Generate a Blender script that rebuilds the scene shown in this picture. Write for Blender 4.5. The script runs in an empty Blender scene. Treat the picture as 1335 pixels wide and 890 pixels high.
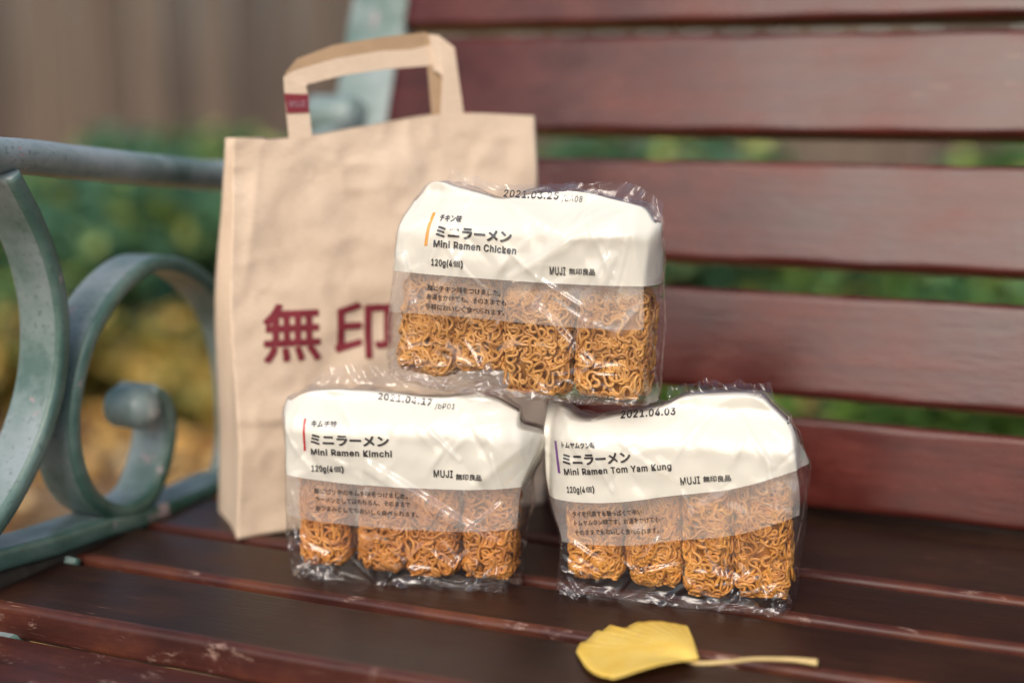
import bpy, bmesh, math, random
import numpy as np
from mathutils import Matrix, Vector

SC = bpy.context.scene
COL = SC.collection
rng = np.random.default_rng(7)
random.seed(7)
SZ = 0.45                                   # height of the bench seat above the ground

# ------------------------------------------------------------------ camera frame
FPX = 1854.17
YAW, PIT = math.radians(23), math.atan((445-120)/FPX)
F = np.array([-math.sin(YAW)*math.cos(PIT), math.cos(YAW)*math.cos(PIT), -math.sin(PIT)])
R = np.array([math.cos(YAW), math.sin(YAW), 0.0])
U = np.cross(R, F)
C = np.array([0, 0, SZ+0.34])

def ray(x, y):
    return F + R*(x-667.5)/FPX - U*(y-445)/FPX

def on_plane(x, y, o, n):
    d = ray(x, y)
    return C + d*(np.dot(np.array(o)-C, n)/np.dot(d, n))

# ------------------------------------------------------------------ mesh helpers
def link(o, parent=None):
    COL.objects.link(o)
    if parent is not None:
        o.parent = parent
    return o

def mesh_obj(name, verts, faces, mat, parent=None, smooth=True, mats=None, mi=None):
    me = bpy.data.meshes.new(name)
    v = np.asarray(verts, dtype=float)
    me.from_pydata(v.tolist(), [], faces.tolist() if isinstance(faces, np.ndarray) else faces)
    for m in (mats or [mat]):
        me.materials.append(m)
    if mi is not None:
        me.polygons.foreach_set('material_index', np.asarray(mi, dtype=np.int32))
    if smooth:
        me.polygons.foreach_set('use_smooth', np.ones(len(me.polygons), dtype=bool))
    me.update()
    return link(bpy.data.objects.new(name, me), parent)

def empty(name, label, cat, loc=(0, 0, 0), group=None, mat=None):
    o = bpy.data.objects.new(name, None)
    COL.objects.link(o)
    if mat is not None:
        o.matrix_world = mat
    else:
        o.location = loc
    o.empty_display_size = 0.05
    o['label'] = label; o['category'] = cat
    if group: o['group'] = group
    return o

def tag(o, label, cat, group=None):
    o['label'] = label; o['category'] = cat
    if group: o['group'] = group
    return o

def grid_faces(nu, nv, wrap_u=False):
    """index = v*nu+u"""
    f = []
    for v in range(nv-1):
        for u in range(nu if wrap_u else nu-1):
            u2 = (u+1) % nu
            f.append((v*nu+u, v*nu+u2, (v+1)*nu+u2, (v+1)*nu+u))
    return f

def cat(pts, n):
    """Catmull-Rom resample of a path"""
    P = np.asarray(pts, dtype=float)
    P = np.vstack([2*P[0]-P[1], P, 2*P[-1]-P[-2]])
    k = len(P)-3
    t = np.linspace(0, k, n)
    i = np.minimum(t.astype(int), k-1); u = (t-i)[:, None]
    a, b, c, d = P[i], P[i+1], P[i+2], P[i+3]
    return 0.5*((2*b)+(-a+c)*u+(2*a-5*b+4*c-d)*u*u+(-a+3*b-3*c+d)*u**3)

def sstep(a, b, x):
    t = np.clip((x-a)/(b-a), 0, 1)
    return t*t*(3-2*t)

def vnoise(p, seed, scale):
    """smooth value noise of 2-D points"""
    r = np.random.default_rng(seed).random((64, 64))
    q = np.asarray(p)/scale+31.7
    i = np.floor(q).astype(int); f = q-i; f = f*f*(3-2*f)
    x0, y0 = i[..., 0] % 64, i[..., 1] % 64
    x1, y1 = (x0+1) % 64, (y0+1) % 64
    a = r[x0, y0]*(1-f[..., 0])+r[x1, y0]*f[..., 0]
    b = r[x0, y1]*(1-f[..., 0])+r[x1, y1]*f[..., 0]
    return (a*(1-f[..., 1])+b*f[..., 1])*2-1

# ------------------------------------------------------------------ materials
def new_mat(name):
    m = bpy.data.materials.new(name); m.use_nodes = True
    nt = m.node_tree; nt.nodes.clear()
    out = nt.nodes.new('ShaderNodeOutputMaterial')
    return m, nt, out

def N(nt, t, **kw):
    n = nt.nodes.new(t)
    for k, v in kw.items():
        if k in n.inputs.keys() if isinstance(k, str) else False:
            n.inputs[k].default_value = v
        else:
            setattr(n, k, v)
    return n

def ramp(nt, src, stops):
    n = nt.nodes.new('ShaderNodeValToRGB')
    el = n.color_ramp.elements
    while len(el) < len(stops): el.new(0.5)
    for e, (p, c) in zip(el, stops):
        e.position = p; e.color = (*c, 1) if len(c) == 3 else c
    nt.links.new(src, n.inputs['Fac'])
    return n.outputs['Color']

def noise(nt, vec, scale, detail=4, rough=0.55, out='Fac'):
    n = nt.nodes.new('ShaderNodeTexNoise')
    n.inputs['Scale'].default_value = scale; n.inputs['Detail'].default_value = detail
    n.inputs['Roughness'].default_value = rough
    if vec is not None: nt.links.new(vec, n.inputs['Vector'])
    return n.outputs[out]

def mapping(nt, src='Object', scale=(1, 1, 1), loc=(0, 0, 0)):
    tc = nt.nodes.new('ShaderNodeTexCoord'); mp = nt.nodes.new('ShaderNodeMapping')
    mp.inputs['Scale'].default_value = scale; mp.inputs['Location'].default_value = loc
    nt.links.new(tc.outputs[src], mp.inputs['Vector'])
    return mp.outputs['Vector']

def mixc(nt, fac, a, b):
    n = nt.nodes.new('ShaderNodeMix'); n.data_type = 'RGBA'
    for s, v in ((n.inputs[0], fac), (n.inputs[6], a), (n.inputs[7], b)):
        if hasattr(v, 'is_linked'): nt.links.new(v, s)
        else: s.default_value = (*v, 1) if isinstance(v, tuple) and len(v) == 3 else v
    return n.outputs[2]

def bsdf(nt, out, color, rough=0.5, bump=None, bstr=0.3, bdist=0.001, **kw):
    b = nt.nodes.new('ShaderNodeBsdfPrincipled')
    def put(k, v):
        if hasattr(v, 'is_linked'): nt.links.new(v, b.inputs[k])
        else: b.inputs[k].default_value = (*v, 1) if isinstance(v, tuple) and len(v) == 3 else v
    put('Base Color', color); put('Roughness', rough)
    for k, v in kw.items(): put(k.replace('_', ' '), v)
    if bump is not None:
        bn = nt.nodes.new('ShaderNodeBump')
        bn.inputs['Strength'].default_value = bstr; bn.inputs['Distance'].default_value = bdist
        nt.links.new(bump, bn.inputs['Height']); nt.links.new(bn.outputs[0], b.inputs['Normal'])
    if out is not None: nt.links.new(b.outputs[0], out.inputs['Surface'])
    return b

def wood(name, c0, c1, c2, worn=0.5, seed=0.0, rough=(0.28, 0.5), wearc=(0.17, 0.075, 0.05)):
    m, nt, out = new_mat(name)
    tc = nt.nodes.new('ShaderNodeTexCoord')
    oi = nt.nodes.new('ShaderNodeObjectInfo')
    ad = nt.nodes.new('ShaderNodeVectorMath'); ad.operation = 'ADD'
    sc = nt.nodes.new('ShaderNodeVectorMath'); sc.operation = 'SCALE'
    cb = nt.nodes.new('ShaderNodeCombineXYZ')
    nt.links.new(oi.outputs['Random'], cb.inputs[0]); nt.links.new(oi.outputs['Random'], cb.inputs[1])
    nt.links.new(cb.outputs[0], sc.inputs[0]); sc.inputs['Scale'].default_value = 11.0+seed
    nt.links.new(tc.outputs['Object'], ad.inputs[0]); nt.links.new(sc.outputs[0], ad.inputs[1])
    def mp(s):
        q = nt.nodes.new('ShaderNodeMapping'); q.inputs['Scale'].default_value = s
        nt.links.new(ad.outputs[0], q.inputs['Vector']); return q.outputs[0]
    grain = noise(nt, mp((6, 160, 160)), 1.0, 6, 0.65)
    blot = noise(nt, mp((9, 14, 14)), 1.0, 5, 0.6)
    fine = noise(nt, mp((60, 300, 300)), 1.0, 3, 0.6)
    base = ramp(nt, blot, [(0.3, c0), (0.5, c1), (0.72, c2)])
    gr = ramp(nt, grain, [(0.35, (0.72, 0.72, 0.72)), (0.65, (1.15, 1.12, 1.12))])
    mul = nt.nodes.new('ShaderNodeMix'); mul.data_type = 'RGBA'; mul.blend_type = 'MULTIPLY'
    mul.inputs[0].default_value = 0.8
    nt.links.new(base, mul.inputs[6]); nt.links.new(gr, mul.inputs[7])
    wr = noise(nt, mp((26, 60, 60)), 1.0, 8, 0.75)
    wf = ramp(nt, wr, [(0.66-0.06*worn, (0, 0, 0)), (0.74-0.04*worn, (1, 1, 1))])
    scr = noise(nt, mp((30, 900, 900)), 1.0, 2, 0.5)
    sf = ramp(nt, scr, [(0.69, (0, 0, 0)), (0.76, (1, 1, 1))])
    sm = noise(nt, mp((7, 9, 9)), 1.0, 2, 0.5)
    smf = ramp(nt, sm, [(0.52, (0, 0, 0)), (0.64, (1, 1, 1))])
    sfm = mixc(nt, smf, (0.0, 0.0, 0.0), sf)
    col = mixc(nt, wf, mul.outputs[2], wearc)
    col = mixc(nt, sfm, col, (0.30, 0.17, 0.11))
    rr = nt.nodes.new('ShaderNodeMapRange')
    rr.inputs['From Min'].default_value = 0.3; rr.inputs['From Max'].default_value = 0.7
    rr.inputs['To Min'].default_value = rough[0]; rr.inputs['To Max'].default_value = rough[1]
    nt.links.new(blot, rr.inputs['Value'])
    h = nt.nodes.new('ShaderNodeMath'); h.operation = 'ADD'
    nt.links.new(grain, h.inputs[0]); nt.links.new(fine, h.inputs[1])
    bsdf(nt, out, col, rr.outputs[0], bump=h.outputs[0], bstr=0.35, bdist=0.0006, Specular_IOR_Level=0.30)
    return m

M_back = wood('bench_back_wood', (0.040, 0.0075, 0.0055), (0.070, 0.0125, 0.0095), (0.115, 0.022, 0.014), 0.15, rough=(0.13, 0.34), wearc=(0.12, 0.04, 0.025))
M_seat_dim = wood('bench_dim_seat_wood', (0.011, 0.004, 0.0025), (0.022, 0.008, 0.005), (0.045, 0.017, 0.008), 0.8, rough=(0.34, 0.52), wearc=(0.04, 0.016, 0.011))  # the bench wood painted darker, standing in for dim reflections on the seat
M_edge_lit = wood('bench_lit_edge_wood', (0.028, 0.010, 0.008), (0.065, 0.019, 0.014), (0.15, 0.045, 0.018), 1.2, rough=(0.3, 0.5), wearc=(0.30, 0.19, 0.15))  # reflected front light painted as lighter, redder wood; the pale chips are wear

def iron(name='green_painted_iron', cols=((0.075, 0.135, 0.115), (0.175, 0.235, 0.222), (0.26, 0.31, 0.315)), cthr=0.635):
    m, nt, out = new_mat(name)
    v = mapping(nt, 'Object')
    a = noise(nt, v, 14, 6, 0.6)
    b = noise(nt, v, 75, 5, 0.7)
    c = noise(nt, v, 30, 6, 0.7)
    g = noise(nt, v, 220, 3, 0.6)
    col = ramp(nt, a, [(0.36, cols[0]), (0.48, cols[1]), (0.64, cols[2])])
    col = mixc(nt, ramp(nt, g, [(0.58, (0, 0, 0)), (0.7, (0.6, 0.6, 0.6))]), col, (0.05, 0.085, 0.07))
    chip = ramp(nt, c, [(cthr, (0, 0, 0)), (cthr+0.02, (1, 1, 1))])
    col = mixc(nt, chip, col, (0.34, 0.27, 0.27))
    # worn edges
    geo = nt.nodes.new('ShaderNodeNewGeometry')
    ed = ramp(nt, geo.outputs['Pointiness'], [(0.52, (0, 0, 0)), (0.6, (1, 1, 1))])
    eb = nt.nodes.new('ShaderNodeMath'); eb.operation = 'MULTIPLY'
    nt.links.new(ed, eb.inputs[0])
    nt.links.new(ramp(nt, b, [(0.46, (0, 0, 0)), (0.56, (1, 1, 1))]), eb.inputs[1])
    col = mixc(nt, eb.outputs[0], col, (0.5, 0.52, 0.52))
    rust = ramp(nt, noise(nt, mapping(nt, 'Object', loc=(3, 2, 1)), 22, 6, 0.7), [(0.66, (0, 0, 0)), (0.72, (1, 1, 1))])
    col = mixc(nt, rust, col, (0.14, 0.05, 0.025))
    h = nt.nodes.new('ShaderNodeMath'); h.operation = 'MULTIPLY_ADD'
    nt.links.new(chip, h.inputs[0]); h.inputs[1].default_value = -0.6; nt.links.new(b, h.inputs[2])
    bsdf(nt, out, col, 0.36, bump=h.outputs[0], bstr=0.5, bdist=0.0012)
    return m
M_iron = iron()
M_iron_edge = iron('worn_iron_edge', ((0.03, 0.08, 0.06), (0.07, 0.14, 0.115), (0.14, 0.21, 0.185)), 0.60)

def simple(name, color, rough=0.5, var=0.12, scale=30, bstr=0.2, bdist=0.001, **kw):
    m, nt, out = new_mat(name)
    v = mapping(nt, 'Object')
    a = noise(nt, v, scale, 5, 0.6)
    lo = tuple(c*(1-var) for c in color); hi = tuple(min(1, c*(1+var)) for c in color)
    bsdf(nt, out, ramp(nt, a, [(0.3, lo), (0.7, hi)]), rough, bump=a, bstr=bstr, bdist=bdist, **kw)
    return m

def film_mat():
    m, nt, out = new_mat('clear_plastic_film')
    v = mapping(nt, 'Object')
    vo = nt.nodes.new('ShaderNodeTexVoronoi'); vo.feature = 'F1'; vo.inputs['Scale'].default_value = 55
    dist = nt.nodes.new('ShaderNodeVectorMath'); dist.operation = 'MULTIPLY_ADD'
    nz = noise(nt, v, 22, 3, 0.6, out='Color')
    nt.links.new(nz, dist.inputs[0]); dist.inputs[1].default_value = (0.03, 0.03, 0.03); nt.links.new(v, dist.inputs[2])
    nt.links.new(dist.outputs[0], vo.inputs['Vector'])
    n2 = noise(nt, v, 90, 3, 0.5)
    sm = nt.nodes.new('ShaderNodeMath'); sm.operation = 'MULTIPLY_ADD'
    nt.links.new(n2, sm.inputs[0]); sm.inputs[1].default_value = 0.35; nt.links.new(vo.outputs['Distance'], sm.inputs[2])
    bn = nt.nodes.new('ShaderNodeBump'); bn.inputs['Strength'].default_value = 0.35; bn.inputs['Distance'].default_value = 0.0011
    nt.links.new(sm.outputs[0], bn.inputs['Height'])
    gl = nt.nodes.new('ShaderNodeBsdfGlossy'); gl.inputs['Roughness'].default_value = 0.07
    gl.inputs['Color'].default_value = (1, 1, 1, 1)
    nt.links.new(bn.outputs[0], gl.inputs['Normal'])
    tr = nt.nodes.new('ShaderNodeBsdfTransparent'); tr.inputs['Color'].default_value = (0.985, 0.98, 0.985, 1)
    fr = nt.nodes.new('ShaderNodeFresnel'); fr.inputs['IOR'].default_value = 1.5
    nt.links.new(bn.outputs[0], fr.inputs['Normal'])
    mu = nt.nodes.new('ShaderNodeMath'); mu.operation = 'MULTIPLY'; mu.use_clamp = True
    nt.links.new(fr.outputs[0], mu.inputs[0]); mu.inputs[1].default_value = 1.45
    mn = nt.nodes.new('ShaderNodeMath'); mn.operation = 'MINIMUM'; mn.inputs[1].default_value = 0.34
    nt.links.new(mu.outputs[0], mn.inputs[0])
    mx = nt.nodes.new('ShaderNodeMixShader')
    nt.links.new(mn.outputs[0], mx.inputs[0]); nt.links.new(tr.outputs[0], mx.inputs[1]); nt.links.new(gl.outputs[0], mx.inputs[2])
    df = nt.nodes.new('ShaderNodeBsdfDiffuse'); df.inputs['Color'].default_value = (0.9, 0.88, 0.9, 1)
    mx2 = nt.nodes.new('ShaderNodeMixShader'); mx2.inputs[0].default_value = 0.012
    nt.links.new(mx.outputs[0], mx2.inputs[1]); nt.links.new(df.outputs[0], mx2.inputs[2])
    nt.links.new(mx2.outputs[0], out.inputs['Surface'])
    return m
M_film = film_mat()

def cream_mat():
    m, nt, out = new_mat('cream_printed_film')
    a = noise(nt, mapping(nt, 'Object'), 60, 3, 0.5)
    bsdf(nt, out, (0.79, 0.77, 0.67), 0.42, bump=a, bstr=0.2, bdist=0.0006, Specular_IOR_Level=0.2)
    return m
M_cream = cream_mat()

def band_mat():
    m, nt, out = new_mat('translucent_printed_band')
    tr = nt.nodes.new('ShaderNodeBsdfTransparent')
    df = nt.nodes.new('ShaderNodeBsdfDiffuse'); df.inputs['Color'].default_value = (0.88, 0.81, 0.74, 1)
    mx = nt.nodes.new('ShaderNodeMixShader'); mx.inputs[0].default_value = 0.25
    nt.links.new(tr.outputs[0], mx.inputs[1]); nt.links.new(df.outputs[0], mx.inputs[2])
    nt.links.new(mx.outputs[0], out.inputs['Surface'])
    return m
M_band = band_mat()
M_ink = simple('black_ink', (0.02, 0.018, 0.02), 0.45, bstr=0)
M_stripe = {k: simple('stripe_'+k, c, 0.45, bstr=0) for k, c in dict(orange=(0.80, 0.33, 0.012), red=(0.55, 0.012, 0.02), purple=(0.19, 0.035, 0.27)).items()}

def noodle_mat(name, c):
    m, nt, out = new_mat(name)
    geo = nt.nodes.new('ShaderNodeNewGeometry')
    a = noise(nt, mapping(nt, 'Object'), 90, 4, 0.6)
    lo = (c[0]*0.5, c[1]*0.36, c[2]*0.3); hi = (min(1, c[0]*1.25), c[1]*1.4, c[2]*1.7)
    c1 = ramp(nt, geo.outputs['Random Per Island'], [(0.0, lo), (0.5, c), (1.0, hi)])
    c2 = ramp(nt, a, [(0.36, lo), (0.55, c), (0.72, hi)])
    bsdf(nt, out, mixc(nt, 0.55, c1, c2), 0.36, bump=a, bstr=0.35, bdist=0.0006)
    return m
M_noodle = {'chicken': noodle_mat('fried_noodle_golden', (0.68, 0.34, 0.085)),
            'kimchi': noodle_mat('fried_noodle_red', (0.70, 0.295, 0.06)),
            'tomyam': noodle_mat('fried_noodle_orange', (0.71, 0.315, 0.055))}

def kraft():
    m, nt, out = new_mat('kraft_paper')
    v = mapping(nt, 'Object')
    a = noise(nt, v, 18, 6, 0.6); b = noise(nt, mapping(nt, 'Object', scale=(1, 1, 5)), 160, 4, 0.6)
    col = mixc(nt, 0.5, ramp(nt, a, [(0.3, (0.62, 0.475, 0.345)), (0.7, (0.73, 0.575, 0.43))]),
               ramp(nt, b, [(0.3, (0.58, 0.44, 0.32)), (0.7, (0.75, 0.60, 0.46))]))
    bsdf(nt, out, col, 0.75, bump=a, bstr=0.4, bdist=0.002)
    return m
M_kraft = kraft()
M_redink = simple('dark_red_ink', (0.20, 0.018, 0.03), 0.7, bstr=0)
M_pink = simple('pale_tape_print', (0.55, 0.30, 0.36), 0.6, bstr=0)

def leaf_mat(name, stops, rough=0.5, trans=0.25):
    m, nt, out = new_mat(name)
    geo = nt.nodes.new('ShaderNodeNewGeometry')
    col = ramp(nt, geo.outputs['Random Per Island'], stops)
    b = bsdf(nt, None, col, rough)
    t = nt.nodes.new('ShaderNodeBsdfTranslucent'); nt.links.new(col, t.inputs['Color'])
    mx = nt.nodes.new('ShaderNodeMixShader'); mx.inputs[0].default_value = trans
    nt.links.new(b.outputs[0], mx.inputs[1]); nt.links.new(t.outputs[0], mx.inputs[2])
    nt.links.new(mx.outputs[0], out.inputs['Surface'])
    return m

# ------------------------------------------------------------------ the bench
bench = empty('park_bench', 'long slatted park bench of dark red varnished wood with green iron end frame', 'bench', (0, 0, SZ-0.45))
OB = np.array([0, 0, SZ-0.45])
X0, X1 = -0.6965, 0.95

def slat(name, cy, cz, w, th, tilt, mats, x0=X0, x1=X1, r=0.004, seed=0, edge_all=False):
    """long board: (cy,cz) centre of its face, w width, th thickness, tilt angle of the width direction in the YZ plane"""
    prof = []; edge = []
    hw, ht = w/2, th/2
    for (sx, sy, a0) in ((1, 1, 0), (-1, 1, 90), (-1, -1, 180), (1, -1, 270)):
        for k in range(5):
            a = math.radians(a0+k*22.5)
            prof.append((sx*(hw-r)+r*math.cos(a), sy*(ht-r)+r*math.sin(a)))
        nxt = {(1, 1): (-1, 1), (-1, 1): (-1, -1), (-1, -1): (1, -1), (1, -1): (1, 1)}[(sx, sy)]
        a1 = math.radians(a0+90)
        p = (sx*(hw-r)+r*math.cos(a1), sy*(ht-r)+r*math.sin(a1)); q = (nxt[0]*(hw-r)+r*math.cos(a1), nxt[1]*(ht-r)+r*math.sin(a1))
        for t in (0.04, 0.12, 0.3, 0.5, 0.7, 0.88, 0.96):
            prof.append((p[0]*(1-t)+q[0]*t, p[1]*(1-t)+q[1]*t))
    n = len(prof)
    nx = 160
    xs = np.linspace(x0, x1, nx)
    V = []
    ct, st = math.cos(tilt), math.sin(tilt)
    for i, x in enumerate(xs):
        wob = 0.0006*math.sin(x*9+seed)+0.0004*math.sin(x*31+seed*2)
        for j, (a, b) in enumerate(prof):
            b2 = b-ht+wob*0.5
            e = 0.0003*math.sin(x*50+seed*3)*(1 if abs(a) > hw-r else 0)
            V.append((x, cy+a*ct-b2*st+e, cz+a*st+b2*ct))
    f = grid_faces(n, nx, True)
    f = [tuple(reversed(q)) for q in f]
    mi = []
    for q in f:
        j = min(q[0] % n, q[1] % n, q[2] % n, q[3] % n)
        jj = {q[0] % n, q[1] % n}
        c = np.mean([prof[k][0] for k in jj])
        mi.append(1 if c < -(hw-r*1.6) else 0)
    f += [tuple(range(n)), tuple((nx-1)*n+k for k in reversed(range(n)))]
    mi += [1, 1]
    V = np.array(V)-OB
    o = mesh_obj(name, V, f, None, bench, True, mats=mats, mi=mi)
    return o

seat = [(0.985, 1.104, 0.0, 0.0), (0.8955, 0.973, 0.0, 0.0), (0.8085, 0.883, 0.0, 0.0), (0.707, 0.796, 0.0, 0.0),
        (0.612, 0.700, -0.0215, 0.10), (0.518, 0.604, -0.038, 0.28)]
for i, (a, b, dz, tl) in enumerate(seat):
    slat('seat_slat', (a+b)/2, SZ+dz, b-a, 0.024, tl, [M_edge_lit if i > 3 else M_seat_dim, M_edge_lit], seed=i)  # front slat tops also get the wood with painted-in reflected light
slat('dark_gap_board', 1.139, SZ-0.028, 0.066, 0.020, math.radians(90), [M_seat_dim, M_seat_dim], seed=31)  # board added behind the seat so the shaded gap there comes out dark
backs = [((1.120, 0.008), (1.134, 0.0785)), ((1.146, 0.094), (1.172, 0.176)), ((1.188, 0.197), (1.215, 0.282)),
         ((1.230, 0.306), (1.262, 0.392)), ((1.272, 0.404), (1.305, 0.495)), ((1.32, 0.515), (1.35, 0.595))]
for i, ((ya, za), (yb, zb)) in enumerate(backs):
    w = math.hypot(yb-ya, zb-za); tl = math.atan2(zb-za, yb-ya)
    slat('back_slat', (ya+yb)/2, SZ+(za+zb)/2, w, 0.026, tl, [M_back, M_back], x0=-0.655, seed=i+9, r=0.005)

def strip(name, path, xa, xb, th, parent, n=90, taper=None, mat=None):
    """flat iron bar, broad in X, bent along a path in the YZ plane"""
    P = cat(path, n)
    T = np.gradient(P, axis=0); T /= np.linalg.norm(T, axis=1)[:, None]
    Nn = np.stack([-T[:, 1], T[:, 0]], 1)
    w = (xb-xa)/2; xc = (xa+xb)/2; r = min(th*0.42, 0.005)
    prof = []
    for (sx, sy, a0) in ((1, 1, 0), (-1, 1, 90), (-1, -1, 180), (1, -1, 270)):
        for k in range(5):
            a = math.radians(a0+k*22.5)
            prof.append((sx*(w-r)+r*math.cos(a), sy*(th/2-r)+r*math.sin(a)))
    V = []
    for i in range(n):
        tp = 1 if taper is None else taper(i/(n-1))
        for (a, b) in prof:
            V.append((xc+a, P[i, 0]+Nn[i, 0]*b*tp, P[i, 1]+Nn[i, 1]*b*tp))
    m = len(prof)
    f = grid_faces(m, n, True)+[tuple(reversed(range(m))), tuple((n-1)*m+k for k in range(m))]
    V = np.array(V)-OB
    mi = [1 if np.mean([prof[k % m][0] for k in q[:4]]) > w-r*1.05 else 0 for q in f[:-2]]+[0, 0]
    return mesh_obj(name, V, f, None, parent, mats=[M_iron, M_iron_edge], mi=mi)

def pxx(pts, X=-0.70):
    out = []
    for (x, y) in pts:
        p = on_plane(x, y, (X, 0, 0), np.array([1.0, 0, 0]))
        out.append((p[1], p[2]))
    return out

# iron end frame (left)
fr = bpy.data.objects.new('end_frame', None); link(fr, bench)
# arm rest: round bar along a path
def tube(name, path, rad, parent, mat, n=80, seg=20, sx=1.0):
    P = cat(path, n)
    T = np.gradient(P, axis=0); T /= np.linalg.norm(T, axis=1)[:, None]
    A = np.array([1.0, 0, 0]); V = []
    for i in range(n):
        b = np.cross(T[i], A); nb = np.linalg.norm(b)
        b = b/nb if nb > 1e-4 else np.array([0, 0, 1.0]); a = np.cross(b, T[i])
        rr = rad if np.isscalar(rad) else rad[min(i*len(rad)//n, len(rad)-1)]
        for k in range(seg):
            t = 2*math.pi*k/seg
            V.append(P[i]+a*math.cos(t)*rr*sx+b*math.sin(t)*rr)
    f = grid_faces(seg, n, True)+[tuple(reversed(range(seg))), tuple((n-1)*seg+k for k in range(seg))]
    return mesh_obj(name, np.array(V)-OB, f, mat, parent)
arm = pxx([(0, 203), (100, 212), (200, 222), (285, 229)], -0.715)
armp = [(-0.715, 0.50, SZ+0.20), (-0.715, 0.52, SZ+0.27), (-0.715, 0.60, SZ+0.305)]+[(-0.715, a, b) for a, b in arm]+\
       [(-0.715, 1.10, SZ+0.270), (-0.715, 1.18, SZ+0.285), (-0.715, 1.235, SZ+0.300)]
tube('armrest', armp, 0.0128, fr, M_iron, sx=1.25)
# S-shaped stay below the arm rest
s_path = pxx([(22, 228), (58, 300), (80, 370), (87, 440), (78, 520), (46, 610), (-8, 700), (-90, 790)], -0.697)
strip('stay', s_path, -0.737, -0.697, 0.0135, fr)
# scroll
sc = pxx([(318, 650), (332, 580), (330, 500), (316, 430), (286, 378), (247, 349), (207, 345), (168, 372), (134, 420), (113, 475), (102, 540), (106, 600), (128, 650), (166, 668), (203, 648), (222, 600), (228, 560), (222, 525), (205, 510)], -0.697)
strip('scroll', sc, -0.737, -0.697, 0.0125, fr, n=150)
b0 = pxx([(193, 533)], -0.697)[0]
def knob(name, y, z, xa, xb, r, parent):
    V = []; seg = 28
    prof = [(xb+0.008, 0.0), (xb+0.0075, r*0.3), (xb+0.0055, r*0.6), (xb+0.001, r*0.87), (xb-0.005, r), (xa+0.004, r), (xa-0.001, r*0.8), (xa-0.004, 0.0)]
    for (x, q) in prof:
        for k in range(seg):
            t = 2*math.pi*k/seg; V.append((x, y+q*math.cos(t), z+q*math.sin(t)))
    f = grid_faces(seg, len(prof), True)
    return mesh_obj(name, np.array(V)-OB, f, M_iron, parent)
knob('scroll_knob', b0[0], b0[1], -0.729, -0.698, 0.0172, fr)
knob('arm_knob', 1.235, SZ+0.318, -0.74, -0.69, 0.019, fr)
# pad that joins scroll and rail
pad = pxx([(140, 684), (205, 676)], -0.70)
strip('joint_pad', [(pad[0][0]-0.006, pad[0][1]-0.004), ((pad[0][0]+pad[1][0])/2, (pad[0][1]+pad[1][1])/2), (pad[1][0]+0.006, pad[1][1]-0.003)], -0.735, -0.702, 0.010, fr, n=20)
# seat rail
rail = pxx([(-90, 768), (-40, 748), (0, 731), (70, 712), (150, 685), (200, 672), (250, 655), (310, 630)], -0.70)
rail = [(0.50, SZ-0.055), (0.60, SZ-0.012)]+rail[1:]+[(1.07, SZ-0.012), (1.12, SZ-0.02)]
strip('seat_rail', rail, -0.738, -0.697, 0.0165, fr, n=110)
strip('seat_support', [(y, z-0.044) for y, z in rail[1:-1]], -0.73, -0.66, 0.012, fr, n=60)
gap_fill = strip('rail_gap_fill', [(y, z-0.020) for y, z in rail], -0.735, -0.7005, 0.024, fr, n=80)  # strip added to close off the dark gap under the rail
gap_fill.data.materials.clear()
for _ in range(2): gap_fill.data.materials.append(simple('dark_gap_iron', (0.035, 0.028, 0.020), 0.8, var=0.5, scale=60))  # near-black colour stands in for the shade in the gap and its debris
# lug below rail, near the slat ends
strip('rail_lug', [(0.795, SZ-0.022), (0.801, SZ-0.004), (0.803, SZ+0.0)], -0.700, -0.688, 0.008, fr, n=8)
# back upright
up = [(1.115, SZ-0.43), (1.10, SZ-0.20), (1.135, SZ-0.03), (1.160, SZ+0.06), (1.195, SZ+0.16), (1.232, SZ+0.26), (1.270, SZ+0.36), (1.312, SZ+0.47), (1.36, SZ+0.60), (1.40, SZ+0.66)]
strip('back_upright', up, -0.722, -0.655, 0.020, fr, n=80)
# front leg and foot, lower part of the frame
strip('front_leg', [(0.55, SZ-0.03), (0.60, SZ-0.16), (0.57, SZ-0.32), (0.52, SZ-0.435)], -0.737, -0.697, 0.018, fr, n=40)
strip('leg_brace', [(0.59, SZ-0.17), (0.75, SZ-0.12), (0.93, SZ-0.13), (1.10, SZ-0.22)], -0.732, -0.702, 0.012, fr, n=40)
# the right end frame is the same casting
fr2 = fr.copy(); COL.objects.link(fr2); fr2.parent = bench; fr2.location.x = 1.655
for ch in list(fr.children):
    c = ch.copy(); COL.objects.link(c); c.parent = fr2

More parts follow.
